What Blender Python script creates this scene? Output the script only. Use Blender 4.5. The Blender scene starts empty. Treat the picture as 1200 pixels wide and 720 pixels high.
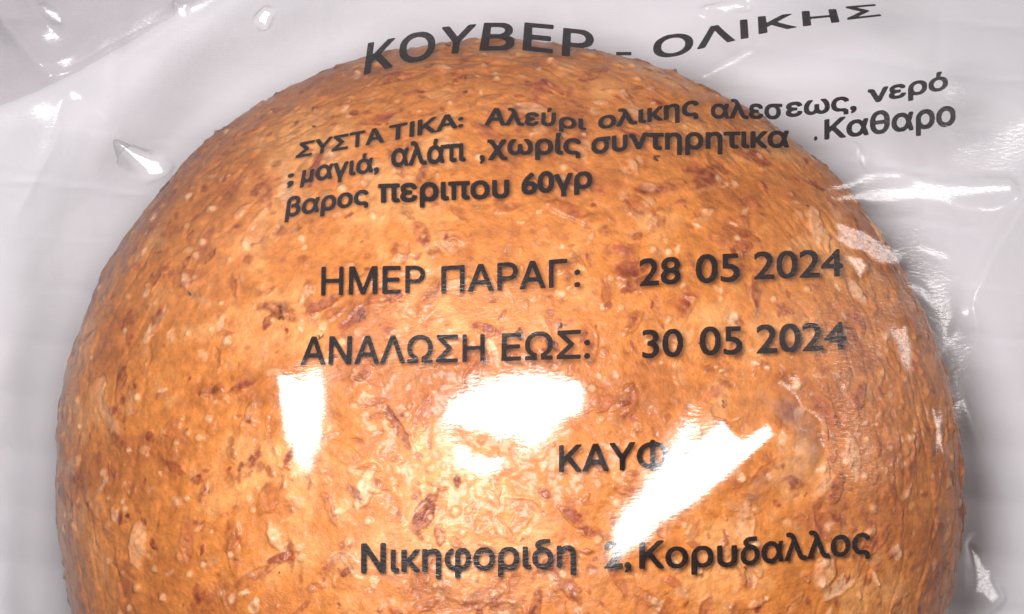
import bpy, bmesh, math, random
import numpy as np
from mathutils import Vector

random.seed(7)
RNG = np.random.default_rng(11)
MM = 0.001                      # all numpy shapes below are in millimetres
sc = bpy.context.scene
col = sc.collection

# ------------------------------------------------------------------ camera
PX_W, PX_H = 1200.0, 720.0      # pixel frame of the reference
DIST, FPX, TILT = 200.0, 2224.0, math.radians(8.0)
EQ = np.array([0.0, 0.0, 14.0])                 # centre of the roll at its widest level
V_D = np.array([0.0, math.sin(TILT), -math.cos(TILT)])
V_U = np.array([0.0, math.cos(TILT), math.sin(TILT)])
V_R = np.array([1.0, 0.0, 0.0])
CAM = EQ - DIST * V_D + (3.0 / FPX * DIST) * V_R + (200.0 / FPX * DIST) * V_U
cd = bpy.data.cameras.new("camera")
cam = bpy.data.objects.new("camera", cd)
col.objects.link(cam)
cam.location = Vector(CAM * MM)
cam.rotation_euler = (TILT, 0, 0)
cd.sensor_width = 36.0
cd.lens = 36.0 * FPX / PX_W
cd.clip_start = 0.005
cd.clip_end = 20.0
sc.camera = cam

# ------------------------------------------------------------------ light
sc.view_settings.view_transform = 'Standard'
sc.view_settings.look = 'None'
sc.view_settings.exposure = 0.0
sc.view_settings.gamma = 1.0
sc.cycles.use_denoising = True
sc.cycles.max_bounces = 10
sc.cycles.transparent_max_bounces = 24
sc.cycles.caustics_reflective = False
sc.cycles.caustics_refractive = False

w = bpy.data.worlds.new("World")
sc.world = w
w.use_nodes = True
# a dim room, lighter on the window side
_wn = w.node_tree.nodes
_wl = w.node_tree.links.new
_bg = _wn["Background"]
_tc = _wn.new('ShaderNodeTexCoord')
_sum = None
# (direction, cosine where it starts, where it is full, radiance): window side, then bright lobes added for sheen on the film
for _dir, _c0, _c1, _rad in (((-0.85, 0.10, 0.50), 0.45, 1.0, 0.10), ((0.80, 0.30, 0.52), 0.88, 0.98, 0.45),
                             ((0.05, 0.86, 0.50), 0.84, 0.98, 0.45), ((-0.60, 0.66, 0.45), 0.90, 0.98, 0.7)):
    _n = Vector(_dir).normalized()
    _dp = _wn.new('ShaderNodeVectorMath')
    _dp.operation = 'DOT_PRODUCT'
    _dp.inputs[1].default_value = _n
    _wl(_tc.outputs['Generated'], _dp.inputs[0])
    _mr = _wn.new('ShaderNodeMapRange')
    _mr.interpolation_type = 'SMOOTHSTEP'
    _mr.inputs[1].default_value, _mr.inputs[2].default_value = _c0, _c1
    _mr.inputs[3].default_value, _mr.inputs[4].default_value = 0.0, _rad
    _wl(_dp.outputs['Value'], _mr.inputs[0])
    _ad = _wn.new('ShaderNodeMath')
    _ad.operation = 'ADD'
    _wl(_mr.outputs[0], _ad.inputs[0])
    if _sum is None:
        _ad.inputs[1].default_value = 0.03
    else:
        _wl(_sum, _ad.inputs[1])
    _sum = _ad.outputs[0]
_wl(_sum, _bg.inputs[1])
_bg.inputs[0].default_value = (1.0, 0.94, 0.97, 1)

LAMP = np.array([-12.0, 11.0, 146.0])          # the phone's flash, just left of the lens


def area(name, pos, aim, size, watts, color):
    ld = bpy.data.lights.new(name, 'AREA')
    ld.shape = 'DISK'
    ld.size = size * MM
    ld.energy = watts
    ld.color = color
    lo = bpy.data.objects.new(name, ld)
    col.objects.link(lo)
    lo.location = Vector(pos) * MM
    d = (Vector(aim) - Vector(pos)).normalized()
    lo.rotation_euler = d.to_track_quat('-Z', 'Y').to_euler()
    return lo


area("phone_flash", LAMP, (-6, -8, 20), 42, 0.312, (1.0, 0.97, 0.955))
LAMP2 = np.array([460.0, 130.0, 270.0])         # small lamp added off to the right for glints on the film
area("glint_lamp", LAMP2, (30, 20, 10), 46, 0.55, (1.0, 0.95, 0.92))

# ------------------------------------------------------------------ helpers


def smooth(a, b, x):
    t = np.clip((x - a) / (b - a), 0, 1)
    return t * t * (3 - 2 * t)


def hash01(ix, iy, iz, seed):
    h = (ix.astype(np.int64) * 374761393 + iy.astype(np.int64) * 668265263
         + iz.astype(np.int64) * 2147483647 + seed * 1274126177) & 0xFFFFFFFF
    h = ((h ^ (h >> 13)) * 1274126177) & 0xFFFFFFFF
    h = ((h ^ (h >> 16)) * 2246822519) & 0xFFFFFFFF
    return ((h ^ (h >> 15)) & 0xFFFFFF) / float(0xFFFFFF)


def vnoise(x, y, z, seed=0):
    x, y, z = np.broadcast_arrays(np.asarray(x, float), np.asarray(y, float), np.asarray(z, float))
    ix, iy, iz = np.floor(x), np.floor(y), np.floor(z)
    fx, fy, fz = x - ix, y - iy, z - iz
    fx, fy, fz = [f * f * f * (f * (f * 6 - 15) + 10) for f in (fx, fy, fz)]
    r = 0
    for dx in (0, 1):
        for dy in (0, 1):
            for dz in (0, 1):
                wgt = (fx if dx else 1 - fx) * (fy if dy else 1 - fy) * (fz if dz else 1 - fz)
                r = r + wgt * hash01(ix + dx, iy + dy, iz + dz, seed)
    return r * 2 - 1


def fbm(x, y, z, octs, seed=0, gain=0.5):
    s, a, n = 0, 1, 0
    for o in range(octs):
        s = s + a * vnoise(x * 2 ** o + 17.3 * o, y * 2 ** o + 5.1 * o, z * 2 ** o, seed + o)
        n += a
        a *= gain
    return s / n


def gblur(a, sig, h):
    """Gaussian blur of a grid (cell h mm) by FFT with edge padding."""
    p = int(4 * sig / h) + 2
    b = np.pad(a, p, mode='edge')
    ky = np.fft.fftfreq(b.shape[0], h)[:, None]
    kx = np.fft.rfftfreq(b.shape[1], h)[None, :]
    g = np.exp(-2 * (math.pi * sig) ** 2 * (kx ** 2 + ky ** 2))
    b = np.fft.irfft2(np.fft.rfft2(b) * g, s=b.shape)
    return b[p:-p, p:-p]


def grid_mesh(name, X, Y, Z, mat, parent=None, keep=None):
    ny, nx = X.shape
    co = np.stack([X, Y, Z], -1).reshape(-1, 3) * MM
    i = np.arange(ny * nx).reshape(ny, nx)
    q = np.stack([i[:-1, :-1], i[:-1, 1:], i[1:, 1:], i[1:, :-1]], -1).reshape(-1, 4)
    return raw_mesh(name, co, q, mat, parent)


def raw_mesh(name, co, quads, mat, parent=None):
    me = bpy.data.meshes.new(name)
    n, m = len(co), len(quads)
    k = quads.shape[1]
    me.vertices.add(n)
    me.vertices.foreach_set("co", np.ascontiguousarray(co, dtype=np.float32).ravel())
    me.loops.add(m * k)
    me.loops.foreach_set("vertex_index", np.ascontiguousarray(quads, dtype=np.int32).ravel())
    me.polygons.add(m)
    me.polygons.foreach_set("loop_start", np.arange(0, m * k, k, dtype=np.int32))
    me.polygons.foreach_set("use_smooth", np.ones(m, dtype=bool))
    me.update(calc_edges=True)
    me.validate()
    me.materials.append(mat)
    o = bpy.data.objects.new(name, me)
    col.objects.link(o)
    if parent:
        o.parent = parent
    return o


def set_attr(o, name, values, kind='FLOAT'):
    at = o.data.attributes.new(name, kind, 'POINT')
    if kind == 'FLOAT':
        at.data.foreach_set("value", np.ascontiguousarray(values, dtype=np.float32))
    else:
        c = np.ones((len(values), 4), dtype=np.float32)
        c[:, :3] = values
        at.data.foreach_set("color", c.ravel())


def new_mat(name):
    m = bpy.data.materials.new(name)
    m.use_nodes = True
    nt = m.node_tree
    for n in list(nt.nodes):
        if n.type != 'OUTPUT_MATERIAL':
            nt.nodes.remove(n)
    return m, nt, nt.nodes["Material Output"]


def node(nt, kind, **kw):
    n = nt.nodes.new(kind)
    for k, v in kw.items():
        if k.startswith('i_'):
            n.inputs[k[2:].replace('_', ' ')].default_value = v
        else:
            setattr(n, k, v)
    return n


# ------------------------------------------------------------------ shape of the roll
TOP = 23.0                       # dome height above the widest level
_th = np.radians([0, 20, 45, 65, 90, 115, 140, 160, 180, 200, 220, 250, 270, 300, 330, 345, 360])
_rr = -0.8 + np.array([48.2, 47.9, 47.8, 47.6, 47.8, 48.4, 49.2, 49.0, 48.3, 48.2, 48.0, 48, 48, 48, 48.2, 48.2, 48.2])


def radius(th):
    return np.interp(np.mod(th, 2 * math.pi), _th, _rr)


PEXP = 2.06


def dome(x, y, grow=0.0):
    """Height of the crust's top over the table (mm), -1 outside."""
    r = np.hypot(x, y)
    t = r / (radius(np.arctan2(y, x)) + grow)
    return np.where(t < 1, EQ[2] + (TOP + grow) * np.clip(1 - t ** PEXP, 0, 1) ** (1 / PEXP), -1.0)


# ------------------------------------------------------------------ shape of the film lying over it
H = 0.27
FX0, FX1, FY0, FY1 = -76.0, 78.0, -78.0, 84.0
fx = np.arange(FX0, FX1 + H / 2, H)
fy = np.arange(FY0, FY1 + H / 2, H)
GX, GY = np.meshgrid(fx, fy)
GR, GT = np.hypot(GX, GY), np.arctan2(GY, GX)

_ang = np.array([-180, -150, -120, -90, -60, -40, -20, 0, 20, 45, 70, 90, 110, 130, 150, 165, 180.])
_ext = np.array([11, 11, 12, 16, 17, 17, 18, 24, 38, 50, 40, 28, 21, 16, 12, 11, 11.])
ths = np.linspace(-math.pi, math.pi, 721)
ext = np.interp(np.degrees(ths), _ang, _ext)
ext = np.convolve(np.r_[ext[-31:-1], ext, ext[1:31]], np.hanning(61) / np.hanning(61).sum(), 'valid')
ZE = 2.6
GAP = 1.05                        # slack between film and crust (mm)
rs = np.linspace(1, 47.5, 300)
slope_t, rt_t, re_t = np.zeros(721), np.zeros(721), np.zeros(721)
for k, th in enumerate(ths):
    R = radius(th)
    re_ = R + ext[k]
    z = dome(rs * math.cos(th), rs * math.sin(th), GAP)
    s = (z - ZE) / (re_ - rs)
    j = int(np.argmax(s))
    slope_t[k], rt_t[k], re_t[k] = s[j], rs[j], re_
sl = np.interp(GT, ths, slope_t)
rt = np.interp(GT, ths, rt_t)
re_ = np.interp(GT, ths, re_t)
dome_f = dome(GX, GY, GAP)
F0 = np.where(GR < rt, dome_f, np.maximum(ZE, ZE + sl * (re_ - GR)))
F0 = F0 + 0.012 * (GY + 12) * smooth(44, 22, np.hypot(GX, GY - 6)) * smooth(-40, -5, GY)
outer = smooth(-1, 5, GR - radius(GT))
F0 = gblur(F0, 1.5, H) * (1 - outer) + gblur(F0, 3.5, H) * outer


def fsample(F, x, y):
    u = np.clip((np.asarray(x) - FX0) / H, 0, len(fx) - 1.001)
    v = np.clip((np.asarray(y) - FY0) / H, 0, len(fy) - 1.001)
    i, j = u.astype(int), v.astype(int)
    a, b = u - i, v - j
    return (F[j, i] * (1 - a) * (1 - b) + F[j, i + 1] * a * (1 - b)
            + F[j + 1, i] * (1 - a) * b + F[j + 1, i + 1] * a * b)


def ray(px, py):
    px, py = np.asarray(px, float), np.asarray(py, float)
    d = V_D + ((px - 600) / FPX)[..., None] * V_R - ((py - 360) / FPX)[..., None] * V_U
    return d


def to_film(F, px, py):
    """Where the sight line through a photo point meets the film (plan x, y)."""
    d = ray(px, py)
    z = np.full(d.shape[:-1], 20.0)
    for _ in range(40):
        t = (z - CAM[2]) / d[..., 2]
        x, y = CAM[0] + t * d[..., 0], CAM[1] + t * d[..., 1]
        z = 0.5 * z + 0.5 * fsample(F, x, y)
    return x, y


def to_table(px, py, z=0.5):
    d = ray(px, py)
    t = (z - CAM[2]) / d[..., 2]
    return CAM[0] + t * d[..., 0], CAM[1] + t * d[..., 1]


def in_poly(poly):
    x, y = poly
    inside = np.zeros(GX.shape, bool)
    j0 = max(int((y.min() - FY0) / H) - 1, 0); j1 = min(int((y.max() - FY0) / H) + 2, GX.shape[0])
    i0 = max(int((x.min() - FX0) / H) - 1, 0); i1 = min(int((x.max() - FX0) / H) + 2, GX.shape[1])
    X, Y = GX[j0:j1, i0:i1], GY[j0:j1, i0:i1]
    c = np.zeros(X.shape, bool)
    n = len(x)
    for a in range(n):
        b = (a + 1) % n
        hit = ((y[a] > Y) != (y[b] > Y)) & (X < (x[b] - x[a]) * (Y - y[a]) / (y[b] - y[a] + 1e-9) + x[a])
        c ^= hit
    inside[j0:j1, i0:i1] = c
    return inside


def seg_dist(pts):
    """Distance to a polyline, signed side, and position along it (0..1)."""
    best = np.full(GX.shape, 1e9)
    side = np.zeros(GX.shape)
    along = np.zeros(GX.shape)
    L = [math.hypot(pts[k + 1][0] - pts[k][0], pts[k + 1][1] - pts[k][1]) for k in range(len(pts) - 1)]
    tot, acc = sum(L), 0
    for k in range(len(pts) - 1):
        ax, ay = pts[k]
        bx, by = pts[k + 1]
        ux, uy = (bx - ax) / L[k], (by - ay) / L[k]
        s = (GX - ax) * ux + (GY - ay) * uy
        sc_ = np.clip(s, 0, L[k])
        d = np.hypot(GX - ax - sc_ * ux, GY - ay - sc_ * uy)
        sd = (GX - ax) * -uy + (GY - ay) * ux
        m = d < best
        best = np.where(m, d, best)
        side = np.where(m, sd, side)
        along = np.where(m, (acc + sc_) / tot, along)
        acc += L[k]
    return best, side, along


# crumples: long straight folds crossing each other, strongest where the film hangs free
free = smooth(-5, 8, GR - radius(GT))
crump = np.zeros_like(GX)
for k in range(9):
    a = RNG.uniform(0, math.pi)
    lam = RNG.uniform(16, 34)
    wx = GX + 5 * vnoise(GX / 26, GY / 26, 0.5, 40 + k)
    wy = GY + 5 * vnoise(GX / 26, GY / 26, 7.5, 60 + k)
    p = (wx * math.cos(a) + wy * math.sin(a)) / lam + RNG.uniform(0, 1)
    tri = np.abs(2 * (p - np.floor(p + 0.5)))
    amp = 0.5 + 0.5 * vnoise(GX / 30, GY / 30, 3.3, 80 + k)
    crump += (0.34 * lam / 20) * np.sqrt(tri ** 2 + 0.004) * amp
crump -= gblur(crump, 12, H)
crump = gblur(crump, 0.35, H)
F1 = F0 + crump * (0.10 + 2.8 * free)
F1 += 0.09 * fbm(GX / 6, GY / 6, 1.0, 3, 200) * (1 - free)
F1 += 0.10 * fbm(GX / 5, GY / 5, 4.0, 3, 210) * free

# folds that can be told apart in the photo: (polyline in photo points, height, half width, lean)
FOLDS = [
    ([(-30, 135), (40, 108), (78, 92), (150, 52), (290, -20)], 1.5, 2.0, 0.5),
    ([(-20, -15), (15, 40), (62, 92)], 1.3, 1.4, 0.3),
    ([(20, -25), (45, 12), (70, 45)], 0.9, 1.2, -0.3),
    ([(74, 96), (118, 132), (165, 192)], -1.0, 1.8, 0.0),
    ([(72, 105), (60, 165), (22, 245)], -0.9, 1.8, 0.0),
    ([(1225, 200), (1165, 290), (1134, 352)], 1.6, 1.5, 0.7),
    ([(1134, 352), (1146, 400)], 0.7, 1.0, 0.4),
    ([(770, 122), (812, 96), (892, 54), (960, 28)], 0.45, 0.9, 0.6),
    ([(800, 20), (850, 12), (900, -2)], 0.5, 0.9, 0.4),
    ([(1128, 470), (1160, 560), (1185, 650)], 0.9, 2.0, 0.2),
    ([(985, 165), (1018, 205)], 0.35, 0.7, 0.3),
    ([(690, 250), (698, 330), (712, 420)], 0.10, 0.5, 0.2),
    ([(510, -10), (522, 30), (530, 62)], 0.5, 0.9, 0.3),
    ([(420, -10), (432, 30)], 0.5, 0.9, 0.3),
    ([(660, -10), (668, 25)], 0.4, 0.9, 0.3),
]
for pts, hgt, hw, lean in FOLDS:
    x, y = to_film(F1, [p[0] for p in pts], [p[1] for p in pts])
    d, s, al = seg_dist(list(zip(x, y)))
    sd = np.where(np.abs(s) < 1e-6, 0, np.sign(s)) * d
    wl = np.where(sd > 0, hw * (1 + lean), hw * (1 - lean * 0.7))
    prof = np.exp(-np.abs(sd) / wl)
    prof = gblur(prof, 0.3, H)
    F1 = F1 + 1.35 * hgt * prof * np.sin(math.pi * np.clip(al * 0.96 + 0.02, 0, 1)) ** 0.35

# taut patches of film that mirror a lamp towards the lens: (outline in photo points, lamp, width of the bend round it)
PATCHES = [
    ([(322, 428), (350, 446), (370, 462), (377, 490), (371, 520), (357, 545), (344, 522), (334, 485)], 0, 4.5),
    ([(525, 491), (570, 464), (610, 453), (655, 457), (688, 460), (690, 470), (655, 486), (615, 496), (560, 499)], 0, 6.0),
    ([(690, 642), (735, 604), (780, 562), (830, 512), (850, 484), (864, 499), (880, 512), (918, 490), (922, 500), (885, 532), (845, 566), (800, 598), (750, 622)], 0, 5.5),
    # crease at the right shoulder
    ([(964, 252), (1008, 266), (1046, 292), (1064, 311), (1036, 312), (1016, 300), (1000, 304), (984, 284)], 1, 1.2),
    ([(990, 296), (1010, 300), (1016, 318), (1010, 332), (1000, 316)], 1, 0.8),
    ([(1051, 388), (1061, 380), (1066, 405), (1062, 432), (1054, 424)], 1, 1.5),
    ([(1064, 330), (1074, 334), (1098, 356), (1101, 366), (1084, 350)], 1, 0.8),
    # streak across the hanging film
    ([(985, 232), (1030, 222), (1090, 219), (1180, 221), (1180, 226), (1090, 231), (1030, 234)], 1, 2.0),
    # small glints
    ([(146, 181), (166, 186), (190, 192), (197, 200), (180, 206), (160, 195)], 0, 1.5),
    ([(302, 22), (312, 12), (318, 14), (309, 32)], 0, 1.0),
    ([(207, 8), (213, 9), (217, 16), (211, 15)], 0, 0.8),
    ([(1143, 640), (1152, 652), (1160, 684), (1168, 700), (1158, 708), (1148, 690)], 1, 1.6),
    ([(1000, 168), (1004, 172), (1018, 199), (1012, 192)], 1, 0.7),
    ([(1076, 290), (1092, 294), (1112, 301), (1096, 299)], 1, 0.9),
    ([(1092, 470), (1100, 500), (1106, 540), (1100, 520)], 1, 1.0),
    ([(52, 10), (66, 18), (74, 29), (60, 22)], 0, 0.8),
    ([(820, 14), (842, 8), (880, 3), (884, 7), (845, 14)], 1, 0.8),
    ([(814, 96), (834, 82), (868, 64), (890, 54), (892, 57), (850, 79), (820, 96)], 1, 0.6),
]


def grads(F):
    gy, gx = np.gradient(F, H)
    return gx, gy


def poisson(gx, gy):
    """Height field whose gradient is closest to (gx, gy)."""
    p = 40
    gx, gy = np.pad(gx, p), np.pad(gy, p)
    ky = 2 * math.pi * np.fft.fftfreq(gx.shape[0], H)[:, None]
    kx = 2 * math.pi * np.fft.rfftfreq(gx.shape[1], H)[None, :]
    k2 = kx ** 2 + ky ** 2
    k2[0, 0] = 1
    u = (-1j * kx * np.fft.rfft2(gx) - 1j * ky * np.fft.rfft2(gy)) / k2
    u[0, 0] = 0
    u = np.fft.irfft2(u, s=gx.shape)
    return u[p:-p, p:-p]


V = CAM - np.stack([GX, GY, F1], -1)
V /= np.linalg.norm(V, axis=-1, keepdims=True)
L = LAMP - np.stack([GX, GY, F1], -1)
L /= np.linalg.norm(L, axis=-1, keepdims=True)
N = V + L
hx, hy = -N[..., 0] / N[..., 2], -N[..., 1] / N[..., 2]
g1x, g1y = grads(F1)
lo = np.maximum(dome(GX, GY, 0.45), 1.1)
# over the roll the slack film is creased, so that its open slopes lean away from the flash
AWAY = 0.25
near = smooth(46, 40, np.hypot(GX, GY - 3))
L = LAMP2 - np.stack([GX, GY, F1], -1)
L /= np.linalg.norm(L, axis=-1, keepdims=True)
N = V + L
kx_, ky_ = -N[..., 0] / N[..., 2], -N[..., 1] / N[..., 2]
# ... while the middle glare is where the sheet is pulled flat towards it
x, y = to_film(F1, [p[0] for p in PATCHES[1][0]], [p[1] for p in PATCHES[1][0]])
pull = np.clip(gblur(in_poly((x, y)).astype(float), 0.6, H), 0, 1)
U = np.zeros_like(F1)
for it in range(90):
    cx, cy = grads(U)
    cx, cy = cx * 0.985, cy * 0.985
    sx, sy = np.zeros_like(cx), np.zeros_like(cy)
    for tx, ty, far in ((hx, hy, AWAY), (kx_, ky_, 0.16)):
        ex, ey = g1x + cx - tx, g1y + cy - ty
        el = np.hypot(ex, ey) + 1e-4
        push = near * (1 - pull) * np.clip(far - el, 0, None) / el
        sx, sy = sx + push * ex, sy + push * ey
    sx, sy = sx + pull * (hx - g1x - cx), sy + pull * (hy - g1y - cy)
    U = poisson(cx + sx, cy + sy)
    U -= np.concatenate([U[0], U[-1], U[:, 0], U[:, -1]]).mean()
U += np.maximum(0, float((lo + 0.1 - F1 - U)[pull > 0.2].max())) * smooth(30, 8, np.hypot(GX - x.mean(), GY - y.mean()))
edge = smooth(0, 10, np.minimum(np.minimum(GX - FX0, FX1 - GX), np.minimum(GY - FY0, FY1 - GY)))
U *= edge
F = F1 + U
for poly, lamp, bend, *lean in PATCHES:
    x, y = to_film(F, [p[0] for p in poly], [p[1] for p in poly])
    shr = 0.62 if bend > 5.8 else 0.72 if bend > 3 else 0.78 if bend < 1.6 else 1.0          # the bend itself still glares for a little way
    x, y = x.mean() + (x - x.mean()) * shr, y.mean() + (y - y.mean()) * shr
    ins = in_poly((x, y))
    d, _, _ = seg_dist(list(zip(x, y)) + [(x[0], y[0])])
    d = np.where(ins, 0, d) * (1 + 0.25 * fbm(GX / 3, GY / 3, 6.0, 2, 330))
    m = smooth(bend, 0, d)
    lp = (LAMP, LAMP2)[lamp]
    # the sheet bows so that its normal stays halfway between the lens and the lamp
    mid = np.argwhere(ins).mean(0).astype(int)
    z0 = float(F[mid[0], mid[1]])
    p0 = np.array([GX[mid[0], mid[1]], GY[mid[0], mid[1]], z0])
    S0 = np.linalg.norm(p0 - CAM) + np.linalg.norm(p0 - lp)
    E = np.full(GX.shape, z0)
    for _ in range(4):
        q1 = np.sqrt((GX - CAM[0]) ** 2 + (GY - CAM[1]) ** 2 + (E - CAM[2]) ** 2)
        q3 = np.sqrt((GX - lp[0]) ** 2 + (GY - lp[1]) ** 2 + (E - lp[2]) ** 2)
        E = E - (q1 + q3 - S0) / ((E - CAM[2]) / q1 + (E - lp[2]) / q3)
    cov = np.cov(np.stack([GX[ins], GY[ins]]))
    ev_, evec = np.linalg.eigh(cov)
    al, ac = GX * evec[0, 1] + GY * evec[1, 1], GX * evec[0, 0] + GY * evec[1, 0]
    E = E + 0.020 * fbm(al / 0.8, ac / 3.5, 2.0, 2, 300) + 0.03 * fbm(GX / 2.4, GY / 2.4, 2.0, 2, 305)
    if lean:
        E = E + lean[0] * (GX - p0[0]) + lean[1] * (GY - p0[1])
    E += (F - E)[ins].mean()
    E += max(0.0, float((lo + 0.25 - E)[ins].max()))
    F = F * (1 - m) + E * m
k = 0.25
F = lo + 0.5 * ((F - lo) + np.sqrt((F - lo) ** 2 + k * k))
F = 0.75 + (F - 0.75) * smooth(0, 6, np.minimum(np.minimum(GX - FX0, FX1 - GX), np.minimum(GY - FY0, FY1 - GY)))

# ------------------------------------------------------------------ materials


def film_material(name, haze):
    m, nt, out = new_mat(name)
    lk = nt.links.new
    # reflectance of a thin two-sided sheet, the same from either face (Schlick)
    fr = node(nt, 'ShaderNodeLayerWeight')
    fr.inputs['Blend'].default_value = 0.5
    pw = node(nt, 'ShaderNodeMath', operation='POWER')
    pw.inputs[1].default_value = 5.0
    lk(fr.outputs['Facing'], pw.inputs[0])
    mul = node(nt, 'ShaderNodeMath', operation='MULTIPLY_ADD')
    mul.inputs[1].default_value = 0.85
    mul.inputs[2].default_value = 0.06
    mul.use_clamp = True
    lk(pw.outputs[0], mul.inputs[0])
    tc = node(nt, 'ShaderNodeTexCoord')
    mp = node(nt, 'ShaderNodeMapping')
    mp.inputs['Scale'].default_value = (1300, 3800, 1300)
    mp.inputs['Rotation'].default_value = (0, 0, 1.1)
    nz = node(nt, 'ShaderNodeTexNoise', i_Scale=1.0, i_Detail=4.0)
    lk(tc.outputs['Object'], mp.inputs['Vector'])
    lk(mp.outputs[0], nz.inputs['Vector'])
    bp = node(nt, 'ShaderNodeBump', i_Strength=0.38, i_Distance=0.0001)
    lk(nz.outputs['Fac'], bp.inputs['Height'])
    tr = node(nt, 'ShaderNodeBsdfTransparent')
    tr.inputs[0].default_value = (0.985, 0.975, 0.98, 1)
    g1 = node(nt, 'ShaderNodeBsdfGlossy', i_Roughness=0.24)
    g2 = node(nt, 'ShaderNodeBsdfGlossy', i_Roughness=0.36)
    for g in (g1, g2):
        lk(bp.outputs[0], g.inputs['Normal'])
    gm = node(nt, 'ShaderNodeMixShader')
    gm.inputs[0].default_value = 0.09
    lk(g1.outputs[0], gm.inputs[1])
    lk(g2.outputs[0], gm.inputs[2])
    df = node(nt, 'ShaderNodeBsdfDiffuse')
    df.inputs[0].default_value = (0.38, 0.355, 0.37, 1)  # grey veil on slanted film, in place of dark refraction along folds
    dm = node(nt, 'ShaderNodeMixShader')
    dm.inputs[0].default_value = 0.014
    pw2 = node(nt, 'ShaderNodeMath', operation='POWER')
    pw2.inputs[1].default_value = 2.0
    lk(fr.outputs['Facing'], pw2.inputs[0])
    hz = node(nt, 'ShaderNodeMath', operation='MULTIPLY_ADD')
    hz.inputs[1].default_value = haze[1]
    hz.inputs[2].default_value = haze[0]
    hz.use_clamp = True
    lk(pw2.outputs[0], hz.inputs[0])
    lk(hz.outputs[0], dm.inputs[0])
    lk(tr.outputs[0], dm.inputs[1])
    lk(df.outputs[0], dm.inputs[2])
    mx = node(nt, 'ShaderNodeMixShader')
    lk(mul.outputs[0], mx.inputs[0])
    lk(dm.outputs[0], mx.inputs[1])
    lk(gm.outputs[0], mx.inputs[2])
    lk(mx.outputs[0], out.inputs['Surface'])
    return m


def ink_material():
    m, nt, out = new_mat("black_ink")
    b = node(nt, 'ShaderNodeBsdfPrincipled', i_Roughness=0.8)
    b.inputs['Specular IOR Level'].default_value = 0.05
    nz = node(nt, 'ShaderNodeTexNoise', i_Scale=2500.0, i_Detail=3.0)
    rp = node(nt, 'ShaderNodeValToRGB')
    rp.color_ramp.elements[0].color = (0.003, 0.002, 0.002, 1)
    rp.color_ramp.elements[1].color = (0.012, 0.008, 0.009, 1)
    nt.links.new(nz.outputs['Fac'], rp.inputs[0])
    nt.links.new(rp.outputs[0], b.inputs['Base Color'])
    n2 = node(nt, 'ShaderNodeTexNoise', i_Scale=7000.0, i_Detail=2.0)
    r2 = node(nt, 'ShaderNodeMapRange')
    r2.inputs[1].default_value, r2.inputs[2].default_value = 0.60, 0.72
    r2.inputs[3].default_value, r2.inputs[4].default_value = 0.0, 0.7
    nt.links.new(n2.outputs['Fac'], r2.inputs[0])
    tr = node(nt, 'ShaderNodeBsdfTransparent')
    mx = node(nt, 'ShaderNodeMixShader')
    nt.links.new(r2.outputs[0], mx.inputs[0])
    nt.links.new(b.outputs[0], mx.inputs[1])
    nt.links.new(tr.outputs[0], mx.inputs[2])
    nt.links.new(mx.outputs[0], out.inputs['Surface'])
    return m


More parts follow.
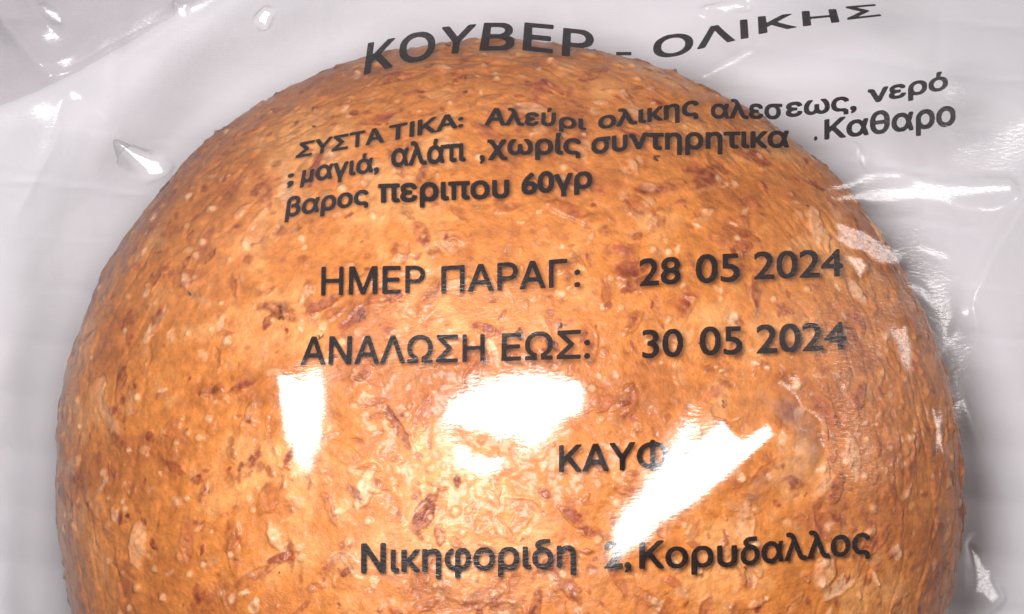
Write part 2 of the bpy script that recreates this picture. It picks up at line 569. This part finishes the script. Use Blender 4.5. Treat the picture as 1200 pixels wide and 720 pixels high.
def crust_material():
    m, nt, out = new_mat("baked_crust")
    lk = nt.links.new
    at = node(nt, 'ShaderNodeAttribute', attribute_name="pigment")
    tc = node(nt, 'ShaderNodeTexCoord')
    n1 = node(nt, 'ShaderNodeTexNoise', i_Scale=900.0, i_Detail=5.0, i_Roughness=0.65)
    n2 = node(nt, 'ShaderNodeTexNoise', i_Scale=2600.0, i_Detail=4.0, i_Roughness=0.6)
    vo = node(nt, 'ShaderNodeTexVoronoi', i_Scale=520.0)
    for n in (n1, n2):
        lk(tc.outputs['Object'], n.inputs['Vector'])
    n3 = node(nt, 'ShaderNodeTexNoise', i_Scale=1400.0, i_Detail=2.0)
    lk(tc.outputs['Object'], n3.inputs['Vector'])
    ws = node(nt, 'ShaderNodeVectorMath', operation='SCALE')
    ws.inputs['Scale'].default_value = 0.0016
    lk(n3.outputs['Color'], ws.inputs[0])
    wa = node(nt, 'ShaderNodeVectorMath', operation='ADD')
    lk(tc.outputs['Object'], wa.inputs[0])
    lk(ws.outputs[0], wa.inputs[1])
    lk(wa.outputs[0], vo.inputs['Vector'])
    r1 = node(nt, 'ShaderNodeMapRange')
    r1.inputs[1].default_value, r1.inputs[2].default_value = 0.3, 0.7
    r1.inputs[3].default_value, r1.inputs[4].default_value = 0.72, 1.28
    lk(n1.outputs['Fac'], r1.inputs[0])
    mu = node(nt, 'ShaderNodeMix', data_type='RGBA', blend_type='MULTIPLY')
    mu.inputs['Factor'].default_value = 1.0
    cb = node(nt, 'ShaderNodeCombineColor')
    for k in range(3):
        lk(r1.outputs[0], cb.inputs[k])
    lk(at.outputs['Color'], mu.inputs['A'])
    lk(cb.outputs[0], mu.inputs['B'])
    # pale pin-points and a few scorched ones
    sp = node(nt, 'ShaderNodeMapRange')
    sp.inputs[1].default_value, sp.inputs[2].default_value = 0.10, 0.22
    sp.inputs[3].default_value, sp.inputs[4].default_value = 1.0, 0.0
    lk(vo.outputs['Distance'], sp.inputs[0])
    sel = node(nt, 'ShaderNodeSeparateColor')
    lk(vo.outputs['Color'], sel.inputs[0])
    gt = node(nt, 'ShaderNodeMath', operation='GREATER_THAN')
    gt.inputs[1].default_value = 0.94
    lk(sel.outputs[0], gt.inputs[0])
    pm = node(nt, 'ShaderNodeMath', operation='MULTIPLY')
    lk(sp.outputs[0], pm.inputs[0])
    lk(gt.outputs[0], pm.inputs[1])
    pm2 = node(nt, 'ShaderNodeMath', operation='MULTIPLY')
    pm2.inputs[1].default_value = 0.55
    lk(pm.outputs[0], pm2.inputs[0])
    mf = node(nt, 'ShaderNodeMix', data_type='RGBA')
    lk(pm2.outputs[0], mf.inputs['Factor'])
    lk(mu.outputs['Result'], mf.inputs['A'])
    mf.inputs['B'].default_value = (0.75, 0.47, 0.26, 1)
    lt = node(nt, 'ShaderNodeMath', operation='LESS_THAN')
    lt.inputs[1].default_value = 0.045
    lk(sel.outputs[0], lt.inputs[0])
    dm = node(nt, 'ShaderNodeMath', operation='MULTIPLY')
    lk(sp.outputs[0], dm.inputs[0])
    lk(lt.outputs[0], dm.inputs[1])
    md = node(nt, 'ShaderNodeMix', data_type='RGBA')
    lk(dm.outputs[0], md.inputs['Factor'])
    lk(mf.outputs['Result'], md.inputs['A'])
    md.inputs['B'].default_value = (0.07, 0.025, 0.012, 1)
    b = node(nt, 'ShaderNodeBsdfPrincipled', i_Roughness=0.40)
    b.inputs['Specular IOR Level'].default_value = 0.22
    b.inputs['Coat Weight'].default_value = 0.16          # egg-washed, slightly greasy skin
    b.inputs['Coat Roughness'].default_value = 0.2
    lk(md.outputs['Result'], b.inputs['Base Color'])
    ad = node(nt, 'ShaderNodeMath', operation='ADD')
    lk(n1.outputs['Fac'], ad.inputs[0])
    lk(n2.outputs['Fac'], ad.inputs[1])
    bp = node(nt, 'ShaderNodeBump', i_Strength=0.38, i_Distance=0.0004)
    lk(ad.outputs[0], bp.inputs['Height'])
    lk(bp.outputs[0], b.inputs['Normal'])
    lk(b.outputs[0], out.inputs['Surface'])
    return m


def cloth_material():
    m, nt, out = new_mat("white_cotton")
    lk = nt.links.new
    b = node(nt, 'ShaderNodeBsdfPrincipled', i_Roughness=0.9)
    tc = node(nt, 'ShaderNodeTexCoord')
    nz = node(nt, 'ShaderNodeTexNoise', i_Scale=40.0, i_Detail=3.0)
    lk(tc.outputs['Object'], nz.inputs['Vector'])
    rp = node(nt, 'ShaderNodeValToRGB')
    rp.color_ramp.elements[0].color = (0.82, 0.83, 0.86, 1)
    rp.color_ramp.elements[1].color = (0.88, 0.89, 0.92, 1)
    lk(nz.outputs['Fac'], rp.inputs[0])
    lk(rp.outputs[0], b.inputs['Base Color'])
    wv = node(nt, 'ShaderNodeTexWave', i_Scale=900.0)
    wv.bands_direction = 'X'
    wh = node(nt, 'ShaderNodeTexWave', i_Scale=900.0)
    wh.bands_direction = 'Y'
    ad = node(nt, 'ShaderNodeMath', operation='ADD')
    for q in (wv, wh):
        lk(tc.outputs['Object'], q.inputs['Vector'])
    lk(wv.outputs['Fac'], ad.inputs[0])
    lk(wh.outputs['Fac'], ad.inputs[1])
    bp = node(nt, 'ShaderNodeBump', i_Strength=0.04, i_Distance=0.0001)
    lk(ad.outputs[0], bp.inputs['Height'])
    lk(bp.outputs[0], b.inputs['Normal'])
    lk(b.outputs[0], out.inputs['Surface'])
    return m


M_FILM, M_FOLD = film_material("clear_film", (0.004, 0.36)), film_material("doubled_film", (0.12, 0.9))
M_INK, M_CRUST, M_CLOTH = ink_material(), crust_material(), cloth_material()

# ------------------------------------------------------------------ the cloth on the table
cs = np.linspace(-170, 170, 521)
CX, CY = np.meshgrid(cs, cs)
ca = math.radians(-6)
q = (CY * math.cos(ca) - CX * math.sin(ca)) + 1.2 * vnoise(CX / 30, CY / 30, 0.0, 5)
ph = np.abs(np.mod(q / 6.3 + 0.31, 1) - 0.5) * 2
CZ = -0.55 * (0.5 + 0.8 * vnoise(CX / 22, CY / 9, 8.0, 7)) * np.exp(-((1 - ph) / 0.13) ** 2) + 0.15 * np.cos(ph * math.pi)
q2 = (CX * math.cos(ca) + CY * math.sin(ca)) + 1.0 * vnoise(CX / 30, CY / 30, 4.0, 6)
ph2 = np.abs(np.mod(q2 / 24.0 + 0.12, 1) - 0.5) * 2
CZ += -0.18 * np.exp(-((1 - ph2) / 0.06) ** 2)
CZ += 1.6 * fbm(CX / 30, CY / 30, 2.0, 3, 15) - 1.9
x, y = to_table(np.array([36.0, 30.0]), np.array([480.0, 720.0]))
CZ -= 1.6 * np.exp(-((CX - x[0] - (CY - y[0]) * 0.03 + 3) / 2.2) ** 2) * smooth(20, 0, CY)
CZ = np.minimum(CZ, -0.15)
cloth = grid_mesh("tablecloth", CX, CY, CZ, M_CLOTH)
cloth["label"] = "white ribbed tablecloth lying under the bagged bread roll"
cloth["category"] = "tablecloth"
cloth["kind"] = "structure"

# ------------------------------------------------------------------ the bread roll
roll = bpy.data.objects.new("bread_roll", None)
col.objects.link(roll)
roll.location = (0, 0, 0)
roll["label"] = "round golden brown wholegrain bread roll speckled with bran flakes inside the clear bag"
roll["category"] = "bread roll"

NR_T, NR_B, NS = 430, 60, 1400
tt = np.linspace(0.0, 1.0, NR_T)
s_top = 0.004 + 0.996 * tt
ang = s_top * math.pi / 2
r_top = np.sin(ang) ** (2 / PEXP)
z_top = EQ[2] + TOP * np.cos(ang) ** (2 / PEXP)
z_top[-1] = EQ[2]
ab = np.linspace(0, math.pi / 2, NR_B + 1)[1:]
r_bot = np.cos(ab) ** (2 / 3.2)
z_bot = EQ[2] - (EQ[2] - 1.0) * np.sin(ab) ** (2 / 3.2)
r_bot[-1] = 0.02
# even spacing along the profile
pr, pz = np.r_[r_top * 48, r_bot * 48], np.r_[z_top, z_bot]
arc = np.r_[0, np.cumsum(np.hypot(np.diff(pr), np.diff(pz)))]
ia = int(np.argmin(np.abs(arc - arc[NR_T - 1])))
u = np.r_[np.linspace(0, arc[ia] + 3, NR_T), np.linspace(arc[ia] + 3, arc[-1], NR_B + 1)[1:]]
pr, pz = np.interp(u, arc, pr) / 48, np.interp(u, arc, pz)
NRT = len(pr)
th = np.linspace(-math.pi, math.pi, NS, endpoint=False)
RAD = radius(th)
RAD = np.convolve(np.r_[RAD[-60:], RAD, RAD[:60]], np.hanning(121) / np.hanning(121).sum(), 'valid')
BX = pr[:, None] * RAD[None] * np.cos(th)[None]
BY = pr[:, None] * RAD[None] * np.sin(th)[None]
BZ = np.repeat(pz[:, None], NS, 1)
P = np.stack([BX, BY, BZ], -1)
dt = np.roll(P, -1, 1) - np.roll(P, 1, 1)
du = np.gradient(P, axis=0)
NRM = np.cross(du, dt)
NRM /= np.linalg.norm(NRM, axis=-1, keepdims=True) + 1e-12
if NRM[10, 10, 2] < 0:
    NRM = -NRM

base = np.array([0.475, 0.158, 0.030])
dark = np.array([0.26, 0.064, 0.012])
lite = np.array([0.575, 0.240, 0.072])
mot = fbm(BX / 7, BY / 7, BZ / 7, 4, 400)
mot2 = fbm(BX / 2.2, BY / 2.2, BZ / 2.2, 3, 420)
c = base + (lite - base) * smooth(0.02, 0.45, mot + 0.35 * mot2)[..., None]
c = c + (dark - c) * smooth(0.05, 0.55, -mot + 0.4 * mot2)[..., None] * 0.5
PIG = c
DIS = (0.45 * fbm(BX / 9, BY / 9, BZ / 9, 3, 500) + 0.14 * fbm(BX / 1.8, BY / 1.8, BZ / 1.8, 3, 520)
       + 0.06 * fbm(BX / 0.7, BY / 0.7, BZ / 0.7, 2, 530))
# shallow wrinkles that run round the roll
wr = fbm(BX / 9, BY / 9, BZ / 2.0, 3, 540)
DIS -= 0.11 * np.exp(-(wr / 0.07) ** 2) * smooth(0.45, 0.85, pr)[:, None]

tang = np.stack([-np.sin(th), np.cos(th), np.zeros(NS)], -1)
arcu = u
KINDS = [  # colour, weight, strength, lift
    ((0.190, 0.032, 0.012), 0.42, 0.95, 0.22),
    ((0.290, 0.070, 0.026), 0.27, 0.80, 0.20),
    ((0.700, 0.430, 0.250), 0.15, 0.75, 0.28),
    ((0.480, 0.230, 0.100), 0.16, 0.80, 0.30),
]
kw = np.array([k_[1] for k_ in KINDS])
for n in range(3600):
    # spread evenly over the dome
    rr_ = math.sqrt(RNG.uniform(0, 1)) * arc[ia] * 1.06
    ti = RNG.uniform(-math.pi, math.pi)
    ci = int(np.clip(np.searchsorted(arcu, rr_), 2, NR_T - 3))
    cj = int((ti + math.pi) / (2 * math.pi) * NS) % NS
    big = RNG.uniform() < 0.21
    Lh = RNG.uniform(1.0, 2.7) if big else RNG.uniform(0.3, 0.95)
    Wh = Lh * (RNG.uniform(0.26, 0.5) if big else RNG.uniform(0.35, 0.8))
    kd = RNG.choice(4, p=kw)
    colr, _, stg, lift = KINDS[kd]
    colr = np.array(colr) * RNG.uniform(0.8, 1.2)
    a = RNG.normal(0, 0.55 + 1.2 * (1 - min(rr_ / 45, 1)))
    R0 = max(pr[ci] * 48, 1.0)
    di = int(Lh * 1.6 / (arcu[5] - arcu[4])) + 1
    dj = min(int(Lh * 1.6 / (2 * math.pi * R0 / NS)) + 1, NS // 2 - 1)
    ii = np.arange(max(ci - di, 0), min(ci + di, NRT))
    jj = (cj + np.arange(-dj, dj + 1)) % NS
    sub = np.ix_(ii, jj)
    Q = P[sub] - P[ci, cj]
    t1 = tang[cj]
    t2 = np.cross(NRM[ci, cj], t1)
    xx, yy = Q @ t1, Q @ t2
    X = (xx * math.cos(a) + yy * math.sin(a)) / Lh
    Y = (-xx * math.sin(a) + yy * math.cos(a)) / Wh
    sd = int(RNG.integers(1, 10 ** 6))
    wx_ = 0.38 * fbm(xx / (Wh * 1.1) + n, yy / (Wh * 1.1), 0.3, 3, sd)
    wy_ = 0.38 * fbm(xx / (Wh * 1.1) - n, yy / (Wh * 1.1), 5.3, 3, sd + 1)
    Xw, Yw = X + wx_, Y + wy_
    d = (np.abs(Xw) ** 1.6 + np.abs(Yw) ** 1.6) ** (1 / 1.6)
    soft = RNG.uniform(0.25, 0.8)
    grain = 0.70 + 0.65 * fbm(xx / 0.45, yy / 0.45, 2.0, 3, sd + 3)
    alpha = np.clip(smooth(1.0, soft, d) * stg * RNG.uniform(0.4, 1.15) * grain, 0, 1)
    PIG[sub] += (colr - PIG[sub]) * alpha[..., None]
    tilt = RNG.uniform(-0.9, 0.9)
    body = smooth(1.0, 0.55, d)
    DIS[sub] += body * lift * (0.6 if not big else 0.9) * (RNG.uniform(-0.5, 1.0) + tilt * X)
    # one lip of the flake stands proud of the crust
    if big:
        DIS[sub] += 0.13 * np.exp(-((d - 0.8) / 0.16) ** 2) * smooth(-0.1, 0.6, Yw * (1 if tilt > 0 else -1))
# tiny pale blisters
for n in range(420):
    rr_ = math.sqrt(RNG.uniform(0, 1)) * arc[ia] * 1.06
    ti = RNG.uniform(-math.pi, math.pi)
    ci = int(np.clip(np.searchsorted(arcu, rr_), 2, NR_T - 3))
    cj = int((ti + math.pi) / (2 * math.pi) * NS) % NS
    Lh = RNG.uniform(0.2, 0.55)
    R0 = max(pr[ci] * 48, 1.0)
    di = int(Lh * 1.8 / (arcu[5] - arcu[4])) + 1
    dj = min(int(Lh * 1.8 / (2 * math.pi * R0 / NS)) + 1, NS // 2 - 1)
    sub = np.ix_(np.arange(max(ci - di, 0), min(ci + di, NRT)), (cj + np.arange(-dj, dj + 1)) % NS)
    d = np.linalg.norm(P[sub] - P[ci, cj], axis=-1) / Lh
    b_ = smooth(1.2, 0.4, d)
    PIG[sub] += (np.array([0.68, 0.42, 0.22]) - PIG[sub]) * (b_ * RNG.uniform(0.2, 0.75))[..., None]
    DIS[sub] += b_ * Lh * 0.45
DIS = np.clip(DIS, -0.9, 0.6) * smooth(0.0, 0.02, pr)[:, None]
P2 = P + NRM * DIS[..., None]
P2[..., 2] = np.maximum(P2[..., 2], 0.9)
idx = np.arange(NRT * NS).reshape(NRT, NS)
quads = np.stack([idx[:-1], idx[1:], np.roll(idx[1:], -1, 1), np.roll(idx[:-1], -1, 1)], -1).reshape(-1, 4)
# caps
co = np.concatenate([P2.reshape(-1, 3), P2[0].mean(0)[None], P2[-1].mean(0)[None]]) * MM
pg = np.clip(np.concatenate([PIG.reshape(-1, 3), PIG[0].mean(0)[None], PIG[-1].mean(0)[None]]), 0.01, 0.9)
capa = np.stack([np.full(NS, len(co) - 2), idx[0], np.roll(idx[0], -1), np.full(NS, -1)], -1)
me_quads = quads
crust = raw_mesh("crust", co, me_quads, M_CRUST, roll)
bm = bmesh.new()
bm.from_mesh(crust.data)
bm.verts.ensure_lookup_table()
for cen, ring, flip in ((len(co) - 2, idx[0], False), (len(co) - 1, idx[-1], True)):
    for k in range(NS):
        a_, b_ = int(ring[k]), int(ring[(k + 1) % NS])
        vs = [bm.verts[cen], bm.verts[a_], bm.verts[b_]] if not flip else [bm.verts[cen], bm.verts[b_], bm.verts[a_]]
        bm.faces.new(vs).smooth = True
bm.to_mesh(crust.data)
bm.free()
set_attr(crust, "pigment", pg, 'FLOAT_COLOR')

# ------------------------------------------------------------------ the plastic bag
bag = bpy.data.objects.new("plastic_bag", None)
col.objects.link(bag)
bag["label"] = "clear crinkled plastic bread bag printed with black Greek text, wrapped over the roll"
bag["category"] = "plastic bag"

film = grid_mesh("printed_film", GX, GY, F, M_FILM, bag)
# a corner of the bag that is folded back over itself
x, y = to_film(F, [-60, 40, 78, 150, 285], [150, 110, 92, 52, -22])
fold_d, fold_s, _ = seg_dist([(float(p), float(q_)) for p, q_ in zip(x, y)])
nu, nv = 260, 120
ln = np.linspace(0, 1, nu)
ex_ = np.interp(ln, np.linspace(0, 1, 5), x)
ey_ = np.interp(ln, np.linspace(0, 1, 5), y)
ex_, ey_ = [np.convolve(np.pad(e_, 20, mode='reflect', reflect_type='odd'), np.hanning(43)[1:-1] / np.hanning(43).sum(), 'valid') for e_ in (ex_, ey_)]
wv_ = np.linspace(0, 1, nv)[:, None]
FXX = ex_[None] + wv_ * (-9.0 - 6 * ln[None])
FYY = ey_[None] + wv_ * (17.0 - 8 * ln[None])
FZZ = fsample(F, FXX, FYY) + 0.25 + 0.9 * smooth(0, 0.12, wv_) + 0.5 * fbm(FXX / 7, FYY / 7, 1, 3, 61) * smooth(0, 0.2, wv_)
crump2 = np.abs(np.mod((FXX * 0.6 + FYY * 0.8 + 3 * vnoise(FXX / 9, FYY / 9, 2, 66)) / 7.0, 1) - 0.5)
FZZ = FZZ + 1.0 * np.sqrt(crump2 ** 2 + 0.002) * smooth(0, 0.25, wv_)
grid_mesh("folded_corner", FXX, FYY, FZZ, M_FOLD, bag)
bxs = np.linspace(FX0, FX1, 60)
bys = np.linspace(FY0, FY1, 60)
BGX, BGY = np.meshgrid(bxs, bys)
grid_mesh("backing_film", BGX, BGY, 0.45 + 0.12 * fbm(BGX / 14, BGY / 14, 0, 2, 31), M_FILM, bag)

# ------------------------------------------------------------------ the printing on the bag
# every line: chunks of (text, bottom-left, bottom-right, top-right, top-left), the top being capital height
LINES = [
    ("product name heading in large spaced capitals", [
        ("Κ", (426, 87), (460, 78), (463, 45), (431, 51.5)),
        ("Ο", (467, 75), (509, 68), (511, 36), (469, 42)),
        ("Υ", (514, 63), (552, 61), (558, 29), (518, 32.5)),
        ("Β", (561.5, 58.6), (603, 58), (603, 27.5), (567, 27.5)),
        ("Ε", (612, 58), (648, 62), (649, 30), (614.5, 27)),
        ("Ρ", (658, 64.6), (696, 68), (696, 37), (660, 33.4)),
        ("_", (722, 59), (740, 59), (740, 30), (722, 30)),
        ("Ο", (765, 69), (812, 62), (813, 38), (766, 44)),
        ("Λ", (817, 57.5), (862, 47), (858, 27), (817, 34)),
        ("Ι", (868, 45.5), (877.5, 44), (876, 23), (867, 24)),
        ("Κ", (889, 39.7), (934, 31.7), (928, 16.4), (888, 20)),
        ("Η", (941, 30.6), (984, 25.5), (980, 10.8), (939.5, 13.6)),
        ("Σ", (993, 23), (1033, 18.4), (1026, 5), (990.5, 8)),
    ], 0.030),
    ("first line of the ingredients", [
        ("ΣΥΣΤΑ", (346, 185), (450, 166), (449, 149), (351, 168)),
        ("ΤΙΚΑ:", (455, 165), (543, 148), (543, 131), (456, 148)),
        ("Αλεύ", (568, 146), (651, 147), (652, 128), (570, 127)),
        ("ρι", (655, 149), (687, 152), (687, 136), (655, 133)),
        ("ολικης", (701, 151), (819, 134), (819, 112), (701, 133)),
        ("αλεσ", (833, 138), (917, 139), (917, 117), (833, 117)),
        ("εως,", (921, 137), (1004, 128), (1004, 107), (921, 116)),
        ("νερό", (1017, 121), (1111, 104), (1111, 84), (1017, 101)),
    ], 0.036),
    ("second line of the ingredients", [
        (";", (336, 217), (344, 215), (346, 196), (338, 198)),
        ("μαγιά,", (352, 214), (444, 200), (444, 179), (356, 192)),
        ("αλάτι", (458, 195), (546, 188), (546, 162), (459, 169)),
        (",", (562, 187), (568, 187), (568, 161), (562, 161)),
        ("χωρίς", (571, 181), (681, 180), (681, 157), (571, 159)),
        ("συν", (693, 180), (759, 173), (759, 150), (693, 157)),
        ("τηρητικα", (758, 175), (925, 172), (925, 148), (758, 151)),
        (".", (954, 164), (958, 163.5), (958, 142), (954, 143)),
        ("Καθαρο", (966, 163), (1120, 146), (1120, 117), (966, 141)),
    ], 0.036),
    ("third line of the ingredients giving the weight", [
        ("βαρος", (334, 254), (432, 238), (432, 217), (337, 232)),
        ("περιπου", (443, 237), (597, 231), (597, 205), (443, 210)),
        ("60γρ", (611, 228), (694, 219), (694, 195), (611, 203)),
    ], 0.036),
    ("production date line", [
        ("ΗΜΕΡ", (376, 346), (498, 342.4), (498, 312), (376.6, 313.6)),
        ("ΠΑΡΑΓ", (517, 343.6), (665, 336), (665, 304), (517, 313)),
        (":", (673, 336), (680, 335.5), (680, 305), (673, 306)),
        ("28", (749.5, 335), (797.5, 331.5), (797.5, 299.4), (749.5, 302)),
        ("05", (815.5, 331.5), (867, 329), (866.5, 295.5), (815.5, 297)),
        ("2024", (883.6, 327), (988, 323.4), (988, 290.4), (883.6, 294)),
    ], 0.020),
    ("use-by date line", [
        ("ΑΝΑΛΩΣΗ", (352, 427.6), (568, 423.4), (568, 392.5), (353.5, 395.5)),
        ("ΕΩΣ:", (587.5, 422.5), (691.6, 419.5), (691.6, 386.5), (588, 391.6)),
        ("30", (752.5, 419.4), (800.5, 417), (800.5, 384), (752.5, 385.5)),
        ("05", (820, 416), (870, 414.6), (869.5, 381), (820, 381.6)),
        ("2024", (886.6, 414), (992.5, 408.6), (991, 375.6), (886.6, 379.5)),
    ], 0.020),
    ("short line of four capitals", [
        ("ΚΑΥΦ", (655, 553), (783, 549), (783, 517), (655, 522.7)),
    ], 0.024),
    ("street address line", [
        ("Νικηφοριδη", (423, 671), (675, 664), (675, 632), (423, 638)),
        ("2,", (708, 666), (740, 665), (740, 633), (708, 634)),
        ("Κορυ", (749, 666), (864, 663), (864, 632), (749, 635)),
        ("δαλλος", (868, 662), (1020, 648), (1020, 617), (868, 631)),
    ], 0.028),
]


GS = 1 / 126.0                   # fine raster step (em); glyph cells are three steps wide


def glyph_outlines(text):
    cu = bpy.data.curves.new("glyphs", 'FONT')
    cu.body = text
    cu.size = 1.0
    o = bpy.data.objects.new("glyphs", cu)
    col.objects.link(o)
    bpy.context.view_layer.update()
    c2 = o.to_curve(bpy.context.evaluated_depsgraph_get())
    loops = []
    for sp in c2.splines:
        if sp.type == 'BEZIER':
            bp = sp.bezier_points
            pts = []
            for k in range(len(bp)):
                p, q_ = bp[k], bp[(k + 1) % len(bp)]
                t = np.linspace(0, 1, 9)[:-1, None]
                A, B, C_, D_ = [np.array(v_)[:2] for v_ in (p.co, p.handle_right, q_.handle_left, q_.co)]
                pts.append((1 - t) ** 3 * A + 3 * (1 - t) ** 2 * t * B + 3 * (1 - t) * t * t * C_ + t ** 3 * D_)
            loops.append(np.concatenate(pts))
        else:
            loops.append(np.array([p.co[:2] for p in sp.points]))
    o.to_curve_clear()
    bpy.data.objects.remove(o)
    bpy.data.curves.remove(cu)
    return loops


def glyph_cells(text, bold):
    """Vertices (em units) and faces of a text, filled by winding number and thickened by bold (em)."""
    loops = glyph_outlines(text)
    allp = np.concatenate(loops)
    m = bold + 6 * GS
    x0, y0 = allp.min(0) - m
    x1, y1 = allp.max(0) + m
    nx = int((x1 - x0) / GS / 3 + 2) * 3 + 1
    ny = int((y1 - y0) / GS / 3 + 2) * 3 + 1
    X = x0 + np.arange(nx) * GS
    Y = y0 + np.arange(ny) * GS
    wn = np.zeros((ny, nx), np.int32)
    for lp in loops:
        nxt = np.roll(lp, -1, 0)
        for (ax, ay), (bx, by) in zip(lp, nxt):
            if ay == by:
                continue
            up = 1 if by > ay else -1
            lo_, hi_ = min(ay, by), max(ay, by)
            rows = np.nonzero((Y >= lo_) & (Y < hi_))[0]
            if not len(rows):
                continue
            xc = ax + (bx - ax) * (Y[rows] - ay) / (by - ay)
            wn[rows] += up * (X[None, :] < xc[:, None])
    ins = wn != 0
    rb = bold / GS
    out = ins.copy()
    n = int(math.ceil(rb))
    for dy in range(-n, n + 1):
        for dx in range(-n, n + 1):
            if dx * dx + dy * dy <= rb * rb:
                out |= np.roll(np.roll(ins, dy, 0), dx, 1)
    f = gblur(out.astype(float), 0.9 * GS, GS)[::3, ::3] - 0.5
    ny, nx = f.shape
    h3 = 3 * GS
    verts, faces, vid = [], [], {}

    def vert(key, x, y):
        if key not in vid:
            vid[key] = len(verts)
            verts.append((x0 + x * h3, y0 + y * h3))
        return vid[key]

    pos = f > 0
    any_ = pos[:-1, :-1] | pos[1:, :-1] | pos[:-1, 1:] | pos[1:, 1:]
    for j, i in zip(*np.nonzero(any_)):
        cs_ = [(i, j), (i + 1, j), (i + 1, j + 1), (i, j + 1)]
        poly = []
        for k in range(4):
            (ia_, ja_), (ib_, jb_) = cs_[k], cs_[(k + 1) % 4]
            va, vb = f[ja_, ia_], f[jb_, ib_]
            if va > 0:
                poly.append(vert((ia_, ja_), ia_, ja_))
            if (va > 0) != (vb > 0):
                t = va / (va - vb)
                key = tuple(sorted(((ia_, ja_), (ib_, jb_))))
                poly.append(vert(key, ia_ + (ib_ - ia_) * t, ja_ + (jb_ - ja_) * t))
        if len(set(poly)) >= 3:
            faces.append(poly)
    return np.array(verts), faces


CAPH = max(lp[:, 1].max() for lp in glyph_outlines("Η"))
for label, chunks, bold in LINES:
    co, fa = [], []
    for text, bl, br, tr_, tl in chunks:
        g, faces = glyph_cells(text, bold)
        uu = (g[:, 0] - g[:, 0].min()) / (g[:, 0].max() - g[:, 0].min())
        vv = g[:, 1] / CAPH
        bl, br, tr_, tl = [np.array(p, float) for p in (bl, br, tr_, tl)]
        pp = ((1 - uu) * (1 - vv))[:, None] * bl + (uu * (1 - vv))[:, None] * br + (uu * vv)[:, None] * tr_ + ((1 - uu) * vv)[:, None] * tl
        x, y = to_film(F, pp[:, 0], pp[:, 1])
        z = fsample(F, x, y) - 0.06          # printed on the inner face of the film
        n0 = len(co)
        co += [(a_ * MM, b_ * MM, c_ * MM) for a_, b_, c_ in zip(x, y, z)]
        fa += [[n0 + v_ for v_ in q_] for q_ in faces]
    me = bpy.data.meshes.new("printed_line")
    me.from_pydata(co, [], fa)
    me.polygons.foreach_set("use_smooth", [True] * len(fa))
    me.materials.append(M_INK)
    o = bpy.data.objects.new("printed_line", me)
    col.objects.link(o)
    o.parent = bag
    o["label"] = label
